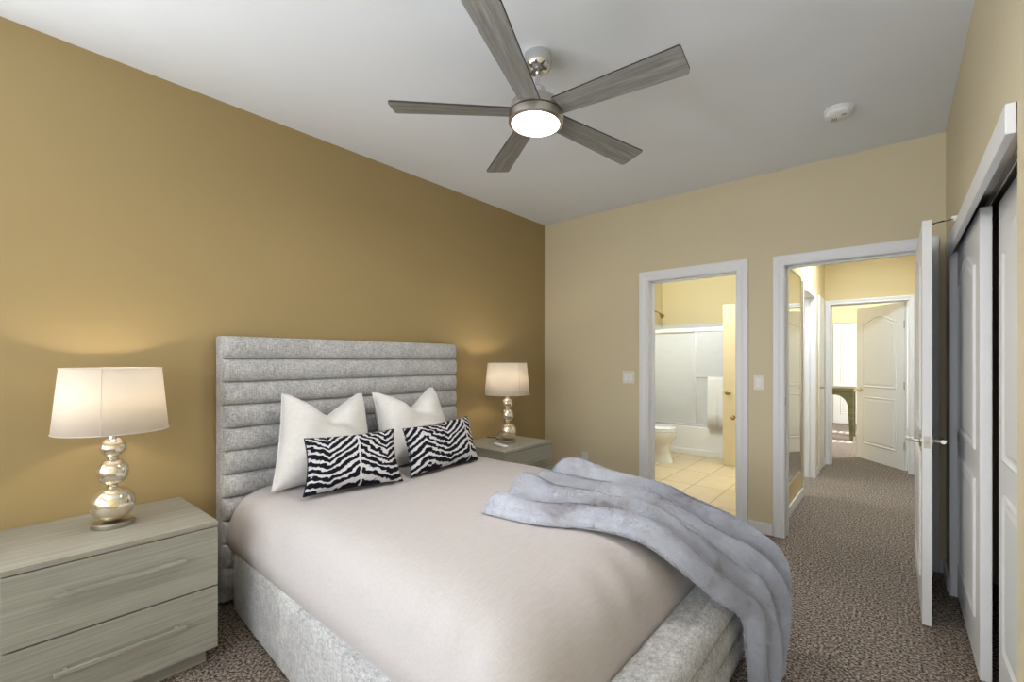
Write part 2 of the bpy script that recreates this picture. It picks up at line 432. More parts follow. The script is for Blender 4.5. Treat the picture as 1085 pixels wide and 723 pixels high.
# baseboards
def base(name, segs, label):
    m = MB()
    for (x0, x1, y0, y1) in segs:
        m.box(x0, x1, y0, y1, 0, 0.085, 0.004)
    return struct(name, m, WHITE, label, 'baseboard')
bt = 0.014
base('baseboard_back', [(XL, BX0-0.087, YB-bt, YB), (BX1+0.087, HX0-0.077, YB-bt, YB), (HX1+0.077, XR, YB-bt, YB)], 'white baseboard along the wall with doorways')
base('baseboard_left', [(XL, XL+bt, YR, YB-bt)], 'white baseboard along the headboard wall')
m = MB(); m.box(XR-bt, XR, CY1+0.03, YB-bt, 0, 0.085, 0.006); m.box(XR-bt, XR, YR, CY0-0.01, 0, 0.085, 0.004)
struct('baseboard_right', m, WHITE, 'short white baseboard between closet and corner', 'baseboard')

# closet header board and far jamb trim, track
m = MB(); m.prism([(CY0-0.0, 1.985), (CY0-0.0, 1.905), (3.58, 1.905), (3.66, 1.985)], 'x', 0.216, 0.237, 0.003)
struct('trim_3', m, WHITE, 'white header board over the sliding closet doors', 'closet trim')
m = MB(); m.box(XR, XR+T, CY1-0.012, CY1, 0, 1.93, 0.002); m.box(XR-0.006, XR, CY1-0.012, CY1+0.02, 0, 1.93, 0.002)
struct('trim_4', m, WHITE, 'narrow white jamb strip beside the far closet door', 'closet trim')
m = MB()
for x in (0.246, 0.290, 0.334): m.box(x-0.002, x+0.002, CY0, CY1, 1.945, 1.985)
m.box(0.246, 0.336, CY0, CY1, 1.975, 1.985)
struct('trim_5', m, NICKEL, 'grey metal sliding track under the closet header', 'closet track')

# ------------------------------------------------------------------ panel doors
def offset_poly(poly, d):
    n = len(poly); out = []
    for i in range(n):
        p0, p1, p2 = Vector(poly[i-1]), Vector(poly[i]), Vector(poly[(i+1) % n])
        e1 = (p1-p0).normalized(); e2 = (p2-p1).normalized()
        n1 = Vector((-e1.y, e1.x)); n2 = Vector((-e2.y, e2.x))
        b = (n1+n2).normalized(); k = d/max(0.35, b.dot(n1))
        out.append((p1.x+b.x*k, p1.y+b.y*k))
    return out
def panel_mesh(poly, M, scale=1.0):
    """moulded raised panel on a face; poly counter clockwise in (u, v), M maps (u, v, h) to the world"""
    rings = []
    for d, h in ((0, 0.0), (0.004, 0.006), (0.012, 0.009), (0.020, 0.004), (0.026, 0.0012), (0.034, 0.0012), (0.050, 0.006)):
        rings.append([M @ Vector((u, v, h*scale)) for u, v in offset_poly(poly, d)])
    b = MB(); b.loft(rings, True); return b
def arch_poly(u0, u1, v0, v1, rise, n=18):
    uc, hw = (u0+u1)/2, (u1-u0)/2
    pts = [(u0, v0), (u1, v0)]
    for k in range(n+1):
        s = 1 - 2*k/n
        pts.append((uc + s*hw, v1 - rise + rise*(0.5+0.5*math.cos(PI*s))**0.85))
    return pts
def rect_poly(u0, u1, v0, v1): return [(u0, v0), (u1, v0), (u1, v1), (u0, v1)]

def panel_door(root, W, H, TH, O, U, mat, z0=0.012, arch=True, split=0.43, sides=(1, -1), stile=0.115):
    """leaf from origin O along unit vector U (2D), thickness to the left normal side; returns leaf"""
    U = Vector((U[0], U[1], 0)).normalized(); N = Vector((-U.y, U.x, 0))
    O = Vector((O[0], O[1], 0))
    R = Matrix(((U.x, N.x, 0, O.x), (U.y, N.y, 0, O.y), (0, 0, 1, 0), (0, 0, 0, 1)))
    m = MB(); m.box(0, W, 0, TH, z0, z0+H, 0.002, M=R)
    leaf = m.build('leaf', mat, root)
    for s in sides:
        # map (u, v, h) -> R * (u, face, v)
        F = R @ Matrix(((1, 0, 0, 0), (0, 0, s, TH if s > 0 else 0), (0, 1, 0, 0), (0, 0, 0, 1)))
        top = arch_poly(stile, W-stile, z0+H*split+0.09, z0+H-0.125, 0.085) if arch else rect_poly(stile, W-stile, z0+H*split+0.09, z0+H-0.125)
        panel_mesh(top, F).build('panel', mat, leaf, recalc=True)
        panel_mesh(rect_poly(stile, W-stile, z0+0.20, z0+H*split-0.03), F).build('panel', mat, leaf, recalc=True)
    return leaf, R

def lever(root, R, u, z, TH, sides=(1, -1), direction=-1, mat=None):
    mat = mat or NICKEL
    for s in sides:
        f = TH if s > 0 else 0
        m = MB()
        A = R @ Vector((u, f, z)); Nn = (R.to_3x3() @ Vector((0, s, 0))).normalized(); Uu = (R.to_3x3() @ Vector((1, 0, 0))).normalized()
        m.tube([A, A+Nn*0.006, A+Nn*0.010], [0.033, 0.033, 0.028], 24)
        m.tube([A+Nn*0.008, A+Nn*0.045], [0.012, 0.010], 14)
        m.tube([A+Nn*0.045-Uu*direction*0.012, A+Nn*0.05+Uu*direction*0.03, A+Nn*0.052+Uu*direction*0.075, A+Nn*0.05+Uu*direction*0.115], [0.0105, 0.0105, 0.009, 0.0075], 12)
        m.build('lever_handle', mat, root, auto=40)

# bedroom door, standing open into the room at right angles to its wall
d1 = thing('door_1', 'white two panel bedroom door standing open, its edge towards the viewer', 'door', (0.128, 3.885, 0), 0, None, 'structure')
leaf, R1 = panel_door(d1, 0.83, 2.010, 0.036, (0.097, 3.888), (0.003, -1), DOORWHITE, 0.006)
lever(leaf, R1, 0.765, 0.915, 0.036, direction=-1)
m = MB(); m.box(0.8292, 0.8312, 0.006, 0.030, 0.885, 0.945, 0.0005, M=R1); m.box(0.83, 0.841, 0.012, 0.024, 0.906, 0.924, 0.002, M=R1)
m.build('latch', NICKEL, leaf)
for z in (0.25, 1.05, 1.82):
    m = MB(); m.tube([R1 @ Vector((-0.004, 0.040, z-0.045)), R1 @ Vector((-0.004, 0.040, z+0.045))], 0.006, 10); m.build('hinge', NICKEL, leaf)

# wire hook that keeps the bedroom door open
p0 = R1 @ Vector((0.83, 0.03, 2.0)); p1 = Vector((0.228, 3.20, 2.035))
t = thing('door_hook', 'thin wire hook from the open bedroom door top to the closet wall', 'door hook', tuple(p0))
m = MB(); m.tube([p0 + Vector((0, 0.03, 0)), p0.lerp(p1, 0.5)+Vector((0, 0, -0.004)), p1], 0.0022, 8)
m.tube([p0 + Vector((0, 0.03, -0.012)), p0.lerp(p1, 0.25)+Vector((0, 0, -0.004)), p0.lerp(p1, 0.55)], 0.0018, 8); m.build('wire', DARK, t)
m = MB(); m.box(0.214, XR, 3.185, 3.215, 2.022, 2.048, 0.003); m.build('wall_cap', WHITEPLASTIC, t)

# bathroom entry door, opened into the bathroom, almost hidden by its jamb
d2 = thing('door_2', 'white bathroom entry door folded back behind the right jamb', 'door', (BX1, 4.04, 0), 0, None, 'structure')
aa = math.radians(101.5)
leaf, R2 = panel_door(d2, 0.70, 2.01, 0.035, (BX1-0.002, 4.045), (math.cos(aa), math.sin(aa)), DOORWHITE)
m = MB(); A = R2 @ Vector((0.635, 0.035, 0.78)); n_ = R2.to_3x3() @ Vector((0, 1, 0))
m.tube([A, A+n_*0.008, A+n_*0.01, A+n_*0.035, A+n_*0.04, A+n_*0.055, A+n_*0.068, A+n_*0.072], [0.03, 0.03, 0.012, 0.011, 0.02, 0.026, 0.02, 0.006], 16); m.build('knob', BRASS, leaf, smooth=True)

# ------------------------------------------------------------------ closet sliding doors
def closet_door(name, y0, y1, x0, th, label):
    r = thing(name, label, 'closet door', (x0, (y0+y1)/2, 0), 0, None, 'structure')
    leaf, R = panel_door(r, y1-y0, 1.93, th, (x0+th, y0), (0, 1), DOORWHITE, 0.015, sides=(1,), stile=0.13)
    return r, leaf
dc, leaf = closet_door('door_3', 2.66, 3.555, 0.262, 0.036, 'white two panel sliding closet door nearer the corner')
m = MB(); M_ = Matrix.Translation((0.262, 3.49, 0.90)) @ Matrix.Rotation(PI/2, 4, 'Y')
m.lathe([(0.026, 0.0005), (0.028, -0.003), (0.022, -0.003), (0.018, 0.0)], n=24, M=M_); m.build('finger_pull', NICKEL, leaf)
dc2, leaf = closet_door('door_4', 1.735, 2.63, 0.312, 0.036, 'white two panel sliding closet door nearest the viewer')
# ------------------------------------------------------------------ hall beyond
HL, HR, HE = -0.70, 0.20, 7.05
AY0, AY1 = 5.27, 6.11            # side doorway to the bathroom
m = MB()
m.box(HL-0.13, HL, YB+T, AY0-0.015, 0, CE); m.box(HL-0.13, HL, AY1+0.015, HE, 0, CE); m.box(HL-0.13, HL, AY0-0.015, AY1+0.015, DH+0.015, CE)
struct('wall_hall_left', m, PAINT_YELLOW, 'warm yellow left wall of the hall', 'wall')
m = MB(); m.box(HR, HR+0.13, YB+T, HE, 0, CE); struct('wall_hall_right', m, PAINT_YELLOW, 'warm yellow right wall of the hall', 'wall')
EX0, EX1 = -0.637, 0.108
m = MB(); m.box(-0.83, EX0-0.015, HE, HE+T, 0, CE); m.box(EX1+0.015, 1.5, HE, HE+T, 0, CE); m.box(EX0-0.015, EX1+0.015, HE, HE+T, DH+0.015, CE)
struct('wall_hall_end', m, PAINT_YELLOW, 'warm yellow end wall of the hall above its doorway', 'wall')
m = casing(EX0, EX1, HE, DH, 0.055); jamb_y(m, EX0, EX1, HE, HE+T, DH)
struct('trim_7', m, WHITE, 'white casing around the doorway at the hall end', 'door trim')
m = casing_x(AY0, AY1, HL, DH, 0.065)
m.box(HL-0.13, HL, AY1, AY1+0.015, 0, DH); m.box(HL-0.13, HL, AY0-0.015, AY0, 0, DH); m.box(HL-0.13, HL, AY0, AY1, DH, DH+0.015)
m.box(HL-0.085, HL-0.05, AY1-0.011, AY1, 0, DH)
struct('trim_8', m, WHITE, 'white casing around the side doorway in the hall left wall', 'door trim')
m = casing_x(6.48, 6.84, HL, DH, 0.06)
struct('trim_9', m, WHITE, 'white casing around the narrow hall cupboard door', 'door trim')
d5 = thing('door_5', 'narrow white hall cupboard door beside the end doorway', 'door', (HL, 6.66, 0), 0, None, 'structure')
m = MB(); m.box(HL-0.0, HL+0.008, 6.48, 6.84, 0.01, DH); lf = m.build('leaf', DOORWHITE, d5)
m = MB(); m.tube([(HL+0.008, 6.52, 1.0), (HL+0.05, 6.52, 1.0)], 0.011, 12); m.tube([(HL+0.05, 6.51, 1.0), (HL+0.05, 6.61, 1.0)], 0.009, 12); m.build('lever_handle', NICKEL, lf)
base('baseboard_hall', [(HL, HL+bt, YB+T, AY0-0.067), (HL, HL+bt, AY1+0.067, 6.418), (HL, HL+bt, 6.902, HE), (HR-bt, HR, YB+T, HE), (EX1+0.056, HR-bt, HE-bt, HE)], 'white baseboard along the hall walls')
mr = thing('wall_mirror', 'tall narrow mirror on the hall left wall just inside the doorway', 'mirror', (HL, 4.74, 0.25))
m = MB(); m.box(HL, HL+0.005, 4.25, 5.10, 0.27, 2.10); m.build('mirror_glass', MIRROR, mr)
m = MB()
m.box(HL, HL+0.009, 5.10, 5.112, 0.258, 2.112); m.box(HL, HL+0.009, 4.238, 4.25, 0.258, 2.112)
m.box(HL, HL+0.009, 4.25, 5.10, 0.258, 0.27); m.box(HL, HL+0.009, 4.25, 5.10, 2.10, 2.112); m.build('mirror_edge', NICKEL, mr)

# door at the hall end, opened into the far room
d6 = thing('door_6', 'white arched two panel door at the hall end, half open', 'door', (EX1, HE+0.1, 0), 0, None, 'structure')
ang = math.atan2(7.87-7.18, -0.43-0.10)
leaf, R6 = panel_door(d6, 0.80, 2.01, 0.035, (EX1-0.004, HE+T+0.01), (math.cos(ang), math.sin(ang)), DOORWHITE)
lever(leaf, R6, 0.735, 0.93, 0.035, direction=-1)
for z in (0.3, 1.02, 1.75):
    m = MB(); A = R6 @ Vector((-0.004, 0.040, z)); m.tube([A-Vector((0, 0, 0.045)), A+Vector((0, 0, 0.045))], 0.007, 10); m.build('hinge', NICKEL, leaf)

# far room
m = MB(); m.box(-2.4, -2.28, 7.41, 11.9, 0, CE); m.box(-0.83, -0.71, HE+T, 7.40, 0, CE); m.box(-2.28, -0.71, 7.41, 7.43, 0, CE); m.box(1.38, 1.5, HE+T, 8.9, 0, CE); m.box(1.38, 1.5, 10.6, 11.9, 0, CE); m.box(1.38, 1.5, 8.9, 10.6, 0, 1.7); m.box(1.38, 1.5, 8.9, 10.6, 2.45, CE); m.box(-2.28, 1.38, 11.78, 11.9, 0, CE)
struct('wall_far_room', m, wall_paint('cream_wall_paint', srgb(238, 222, 178)), 'pale cream walls of the room beyond the hall', 'wall')
bl = thing('window_3', 'closed blind over the sunny side window of the far room', 'window', (1.39, 9.75, 1.7), 0, None, 'structure')
m = MB()
for a, b_ in ((8.9, 9.04), (9.28, 10.22), (10.5, 10.6)): m.box(1.384, 1.388, a, b_, 1.7, 2.45)
for a, b_ in ((9.04, 9.28), (10.22, 10.5)):
    m.box(1.384, 1.388, a, b_, 1.7, 1.93); m.box(1.384, 1.388, a, b_, 2.36, 2.45)
    for k in range(4): m.box(1.384, 1.388, a, b_, 2.005+k*0.095, 2.03+k*0.095)
m.build('blind', WHITE, bl)
def wardrobe_door(name, x0, x1, label):
    r = thing(name, label, 'closet door', ((x0+x1)/2, 11.75, 0), 0, None, 'structure')
    panel_door(r, x1-x0, 2.08, 0.03, (x0, 11.72), (1, 0), DOORWHITE, 0.01, arch=False, split=0.36, sides=(-1,), stile=0.12)
wardrobe_door('door_7', -1.68, -1.02, 'white panelled closet door left of the desk in the far room')
wardrobe_door('door_8', -1.01, -0.35, 'white panelled closet door behind the desk in the far room')
wardrobe_door('door_9', -0.34, 0.32, 'white panelled closet door hidden behind the half open hall door')
base('baseboard_far', [(-2.28, -1.70, 11.78-bt, 11.78), (0.34, 1.38, 11.78-bt, 11.78)], 'white baseboard in the far room')
# desk with curved bracket legs
dk = thing('writing_desk', 'olive wooden desk with a curved leg in the room beyond the hall', 'desk', (-1.1, 9.7, 0))
m = MB(); m.box(-1.75, -0.53, 9.38, 10.02, 0.80, 0.86, 0.006); m.build('desk_top', DESKWOOD, dk)
def desk_leg(x, sx, y0, y1):
    pts_o = [(x, 0), (x, 0.80)]
    prof = [(x, 0.0), (x, 0.80), (x-sx*0.36, 0.80), (x-sx*0.36, 0.745)]
    for k in range(9):
        a = k/8*PI/2; prof.append((x-sx*(0.075 + 0.18*(1-math.sin(a))), 0.745 - 0.20*(1-math.cos(a))))
    prof.append((x-sx*0.045, 0.0))
    MB().prism(prof, 'y', y0, y1).build('leg', DESKWOOD, dk, recalc=True)
for y0 in (9.40, 9.94):
    desk_leg(-0.54, 1, y0, y0+0.06); desk_leg(-1.74, -1, y0, y0+0.06)
m = MB(); m.box(-1.70, -0.60, 9.46, 9.48, 0.74, 0.80); m.build('apron', DESKWOOD, dk)

# ------------------------------------------------------------------ bathroom beyond
BL, BE = -2.92, 7.28
m = MB(); m.box(-3.02, BL, YB+T, BE+0.12, 0, CE); struct('wall_bathroom_left', m, PAINT_BATH, 'yellow left wall of the bathroom', 'wall')
m = MB(); m.box(BL, HL-0.13, BE, BE+0.12, 0, CE); m.box(-1.40, HL-0.13, 6.50, BE, 0, CE); struct('wall_bathroom_back', m, PAINT_BATH, 'yellow wall above the bath tub', 'wall')
m = MB(); m.box(BL, BL+0.012, 6.50, BE, 0.38, 1.88); m.box(BL+0.012, -1.412, BE-0.012, BE, 0.38, 1.88); m.box(-1.412, -1.40, 6.50, BE, 0.38, 1.88)
struct('trim_10', m, SURROUND, 'white wall surround above the bath tub', 'tub surround')
tb = thing('bath_tub', 'white alcove bath tub behind the shower doors', 'bath tub', (-2.16, 6.9, 0))
m = MB()
m.box(BL+0.002, -1.402, 6.52, 6.60, 0.0, 0.40, 0.012); m.box(BL+0.012, -1.412, 6.505, 6.525, 0, 0.085, 0.006)
m.box(BL+0.002, -1.402, BE-0.10, BE-0.013, 0, 0.40, 0.012)
m.box(BL+0.014, BL+0.10, 6.56, BE-0.05, 0, 0.40, 0.012); m.box(-1.50, -1.414, 6.56, BE-0.05, 0, 0.40, 0.012); m.box(BL+0.05, -1.45, 6.56, BE-0.05, 0.0, 0.08)
m.build('tub_shell', PORCELAIN, tb)
sd = thing('shower_door', 'frosted sliding shower doors in a chrome frame on the tub', 'shower door', (-2.16, 6.56, 0.40))
m = MB(); m.box(BL+0.013, -1.413, 6.53, 6.59, 1.72, 1.775, 0.006); m.build('top_rail', ALUM, sd)
m = MB(); m.box(BL+0.013, -1.413, 6.53, 6.59, 0.401, 0.43, 0.004); m.build('bottom_track', ALUM, sd)
m = MB(); m.box(BL+0.03, -2.08, 6.566, 6.573, 0.432, 1.72); m.build('glass_panel', OBSCURE, sd)
m = MB(); m.box(-2.15, -1.43, 6.545, 6.552, 0.432, 1.72); m.build('glass_panel', OBSCURE, sd)
m = MB(); m.box(-2.155, -2.135, 6.542, 6.556, 0.432, 1.72); m.build('stile', ALUM, sd)
m = MB(); m.tube([(-2.12, 6.545, 1.085), (-2.12, 6.50, 1.085), (-1.47, 6.50, 1.085), (-1.47, 6.545, 1.085)], 0.008, 10); m.build('towel_bar', CHROME, sd)
# towel over the bar
def towel():
    rings = []
    n = 26
    path = [(6.515, 0.55), (6.517, 0.8), (6.514, 1.05), (6.511, 1.085), (6.50, 1.0955), (6.489, 1.085), (6.485, 1.05), (6.481, 0.8), (6.476, 0.6), (6.47, 0.40)]
    for (y, z) in path:
        rings.append([(-1.965 + 0.32*k/n, y - 0.006*math.sin(k*0.9)*(1.1-z), z) for k in range(n+1)])
    m = MB(); m.loft(rings, False, closed=False); o = m.build('bath_towel', TOWEL, smooth=True)
    s = o.modifiers.new('thick', 'SOLIDIFY'); s.thickness = 0.006; s.offset = 0
    return o
tag(towel(), 'white towel hanging over the bar of the shower door', 'towel')
sh = thing('shower_head', 'small brass toned shower head high on the bathroom left wall', 'shower head', (BL, 6.9, 2.07))
m = MB(); m.tube([(BL, 6.9, 2.075), (BL+0.06, 6.9, 2.085), (BL+0.12, 6.9, 2.05)], 0.009, 10); m.build('shower_arm', BRASS, sh, smooth=True)
m = MB(); m.tube([(BL+0.115, 6.9, 2.055), (BL+0.13, 6.9, 2.035), (BL+0.165, 6.9, 1.995), (BL+0.17, 6.9, 1.99)], [0.012, 0.018, 0.036, 0.03], 18); m.build('head', BRASS, sh, auto=40)
m = MB(); m.tube([(BL, 6.9, 2.075), (BL+0.008, 6.9, 2.075)], [0.028, 0.022], 18); m.build('flange', BRASS, sh)
# toilet facing +x
tt = thing('toilet', 'white toilet with lowered lid beside the bath tub', 'toilet', (-2.55, 5.86, 0))
def ell(cx, cy, z, rx, ry, n=32, e=2.3):
    out = []
    for k in range(n):
        a = 2*PI*k/n; c, s = math.cos(a), math.sin(a)
        out.append((cx + rx*math.copysign(abs(c)**(2/e), c), cy + ry*math.copysign(abs(s)**(2/e), s), z))
    return out
m = MB(); m.loft([ell(-2.45, 5.86, 0, 0.24, 0.115), ell(-2.45, 5.86, 0.02, 0.24, 0.115), ell(-2.46, 5.86, 0.10, 0.22, 0.105), ell(-2.47, 5.86, 0.2, 0.205, 0.11), ell(-2.46, 5.86, 0.25, 0.23, 0.14), ell(-2.45, 5.86, 0.32, 0.265, 0.175), ell(-2.445, 5.86, 0.385, 0.275, 0.185), ell(-2.445, 5.86, 0.40, 0.27, 0.18)])
m.build('bowl', PORCELAIN, tt, auto=50)
m = MB(); m.loft([ell(-2.45, 5.86, 0.401, 0.272, 0.184), ell(-2.45, 5.86, 0.405, 0.28, 0.19), ell(-2.45, 5.86, 0.42, 0.28, 0.19), ell(-2.45, 5.86, 0.424, 0.272, 0.184)]); m.build('seat', PORCELAIN, tt, auto=50)
m = MB(); m.loft([ell(-2.455, 5.86, 0.427, 0.27, 0.182), ell(-2.455, 5.86, 0.431, 0.277, 0.188), ell(-2.455, 5.86, 0.446, 0.274, 0.186), ell(-2.46, 5.86, 0.454, 0.25, 0.165)]); m.build('lid', PORCELAIN, tt, auto=50)
m = MB(); m.box(-2.905, -2.735, 5.64, 6.08, 0.40, 0.76, 0.025, 3); m.box(-2.80, -2.64, 5.75, 5.97, 0.0, 0.40, 0.02); m.build('tank', PORCELAIN, tt, auto=40)
m = MB(); m.box(-2.912, -2.725, 5.63, 6.09, 0.762, 0.80, 0.012, 3); m.build('tank_lid', PORCELAIN, tt, auto=40)
m = MB(); m.tube([(-2.735, 5.70, 0.70), (-2.71, 5.70, 0.70), (-2.71, 5.76, 0.695)], 0.008, 8); m.build('flush_lever', CHROME, tt)
# vanity along the bathroom left wall
vn = thing('bathroom_vanity', 'bathroom vanity with white counter, its end seen past the left jamb', 'vanity', (-2.64, 4.8, 0))
m = MB(); m.box(BL+0.004, -2.385, 4.12, 5.46, 0.09, 0.835, 0.004); m.box(BL+0.004, -2.44, 4.14, 5.44, 0, 0.09); m.build('cabinet', VANITYWOOD, vn)
m = MB(); m.box(BL+0.002, -2.36, 4.10, 5.49, 0.836, 0.876, 0.008, 3); m.build('counter', PORCELAIN, vn)
for y0 in (4.15, 4.81):
    m = MB(); m.box(-2.384, -2.366, y0, y0+0.62, 0.13, 0.80, 0.003); q = m.build('door', VANITYWOOD, vn)
    m = MB(); m.tube([(-2.366, y0+0.55, 0.7), (-2.345, y0+0.55, 0.7)], [0.006, 0.013], 12); m.build('knob', BRASS, q)
# side door from the hall, opened into the bathroom
d10 = thing('door_10', 'white door, shaded cream in its paint, with brass knob standing open in front of the tub', 'door', (HL-0.14, AY1+0.02, 0), 0, None, 'structure')
leaf, R10 = panel_door(d10, 0.83, 2.01, 0.035, (HL-0.135, AY1+0.01), (-1, 0.02), SHADED_WHITE, sides=(), stile=0.12)
m = MB(); A = R10 @ Vector((0.765, 0.035, 0.92)); n_ = R10.to_3x3() @ Vector((0, 1, 0))
m.tube([A, A+n_*0.008, A+n_*0.01, A+n_*0.035, A+n_*0.04, A+n_*0.055, A+n_*0.068, A+n_*0.072], [0.03, 0.03, 0.012, 0.011, 0.02, 0.027, 0.02, 0.006], 18); m.build('knob', BRASS, leaf, smooth=True)
m = MB(); m.box(0.829, 0.833, 0.007, 0.028, 0.89, 0.95, M=R10); m.build('latch', BRASS, leaf)

# ------------------------------------------------------------------ switches, outlet, smoke detector
def rocker(name, xc, zc, gangs, label):
    w = 0.07 + 0.046*(gangs-1); r = thing(name, label, 'light switch', (xc, YB, zc))
    m = MB(); m.box(xc-w/2, xc+w/2, YB-0.006, YB, zc-0.057, zc+0.057, 0.003, 2); m.build('cover_plate', PLATE, r)
    for g in range(gangs):
        x = xc + (g-(gangs-1)/2)*0.046
        m = MB(); m.prism([(YB-0.006, zc-0.034), (YB-0.012, zc-0.034), (YB-0.008, zc), (YB-0.007, zc+0.034), (YB-0.006, zc+0.034)], 'x', x-0.0165, x+0.0165)
        m.build('rocker', WHITEPLASTIC, r, recalc=True)
rocker('light_switch', -1.881, 1.166, 2, 'double rocker light switch left of the bathroom doorway')
rocker('light_switch', -0.806, 1.150, 1, 'single rocker light switch between the two doorways')
r = thing('wall_outlet', 'white electrical outlet low on the tan wall by the nightstand', 'outlet', (-2.339, YB, 0.367))
m = MB(); m.box(-2.374, -2.304, YB-0.006, YB, 0.31, 0.424, 0.003, 2); m.build('cover_plate', PLATE, r)
for z in (0.348, 0.388):
    m = MB(); m.box(-2.355, -2.323, YB-0.009, YB-0.006, z-0.014, z+0.014, 0.002); s = m.build('socket', WHITEPLASTIC, r)
    m = MB(); m.box(-2.346, -2.3435, YB-0.0095, YB-0.008, z-0.006, z+0.006); m.box(-2.3355, -2.333, YB-0.0095, YB-0.008, z-0.006, z+0.006); m.build('slot', BLACK, s)
r = thing('smoke_detector', 'round white smoke detector on the ceiling', 'smoke detector', (-0.246, 3.17, CE))
m = MB(); m.lathe([(0.072, 0.0), (0.072, -0.012), (0.066, -0.014), (0.066, -0.020), (0.069, -0.022), (0.067, -0.036), (0.058, -0.043), (0.0, -0.046)], (-0.246, 3.17, CE), 40, cap=False); m.build('housing', WHITEPLASTIC, r, auto=35)
m = MB(); m.lathe([(0.012, 0), (0.012, -0.002), (0, -0.0025)], (-0.222, 3.146, CE-0.0445), 16, cap=False); m.build('test_button', plain('grey_plastic', srgb(170, 170, 170)), r)
m = MB()
for k in range(4): m.box(-0.285+k*0.008, -0.282+k*0.008, 3.165, 3.205, CE-0.0465, CE-0.0435)
m.build('vent_slots', plain('slot_grey', srgb(120, 120, 120)), r)

# ------------------------------------------------------------------ ceiling fan
FX, FY = -1.262, 1.690
fan = thing('ceiling_fan', 'five blade brushed nickel ceiling fan with lit round lamp', 'ceiling fan', (FX, FY, CE))
c = (FX, FY, 0)
TA = math.radians(-113+90)            # the rod hangs slightly out of plumb
TILT = Matrix.Translation((FX, FY, 2.62)) @ Matrix.Rotation(math.radians(-3.2), 4, Vector((math.cos(TA), math.sin(TA), 0))) @ Matrix.Translation((-FX, -FY, -2.62))
c2 = (FX-0.015, FY+0.02, 0)
m = MB(); m.lathe([(0.064, CE), (0.066, CE-0.012), (0.066, CE-0.045), (0.060, CE-0.062), (0.040, CE-0.078), (0.020, CE-0.084)], c2, 40); m.build('canopy', CHROME, fan, auto=40)
m = MB(); m.tube([(FX-0.012, FY+0.016, CE-0.075), (FX, FY, 2.54)], 0.0125, 20); m.lathe([(0.028, 2.575), (0.033, 2.57), (0.037, 2.508)], c, 24); m.build('downrod', CHROME, fan, auto=40)
m = MB(); m.lathe([(0.037, 2.512), (0.075, 2.508), (0.103, 2.500), (0.117, 2.489), (0.122, 2.472), (0.1245, 2.447), (0.118, 2.446)], c, 56, M=TILT); m.build('motor_housing', NICKEL, fan, auto=35)
m = MB(); m.lathe([(0.1185, 2.447), (0.1185, 2.438)], c, 56, M=TILT); m.build('dark_gap_ring', DARK, fan)
m = MB(); m.lathe([(0.117, 2.4415), (0.1255, 2.441), (0.1262, 2.434), (0.1262, 2.418), (0.125, 2.407), (0.118, 2.403), (0.111, 2.402), (0.110, 2.406)], c, 56, M=TILT, cap=False); m.build('light_kit', NICKEL, fan, auto=35)
m = MB(); m.lathe([(0.1105, 2.408), (0.107, 2.401), (0.08, 2.3945), (0.04, 2.392), (0.0, 2.391)], c, 48, M=TILT, cap=False); m.build('lamp_lens', LENS, fan, smooth=True)
BLADE_EDGE = plain('dark_blade_edge', srgb(52, 47, 44), 0.6)
for k in range(5):
    a = math.radians(3.2 + 72*k)
    R = TILT @ Matrix.Translation((FX, FY, 2.457)) @ Matrix.Rotation(a, 4, 'Z') @ Matrix.Rotation(math.radians(-11), 4, 'X')
    b = bmesh.new(); pts = [(0.100, -0.050), (0.662, -0.070), (0.668, -0.064), (0.670, 0.050), (0.665, 0.064), (0.655, 0.070), (0.100, 0.050)]
    A = [b.verts.new((x, y, -0.004)) for x, y in pts]; B = [b.verts.new((x, y, 0.004)) for x, y in pts]
    b.faces.new(A[::-1]); b.faces.new(B)
    for i in range(len(pts)):
        f = b.faces.new((A[i], A[(i+1) % len(pts)], B[(i+1) % len(pts)], B[i])); f.material_index = 1
    bmesh.ops.recalc_face_normals(b, faces=b.faces[:])
    me = bpy.data.meshes.new('blade'); b.to_mesh(me); b.free()
    o = bpy.data.objects.new('blade', me); COL.objects.link(o); me.materials.append(BLADEWOOD); me.materials.append(BLADE_EDGE)
    o.parent = fan; o.matrix_local = wmat(fan).inverted() @ R
d = bpy.data.lights.new('fan_lamp', 'AREA'); d.shape = 'DISK'; d.size = 0.20; d.energy = 15; d.color = (1.0, 0.94, 0.86)
o = bpy.data.objects.new('fan_lamp_light', d); COL.objects.link(o); o.location = (FX, FY, 2.380)

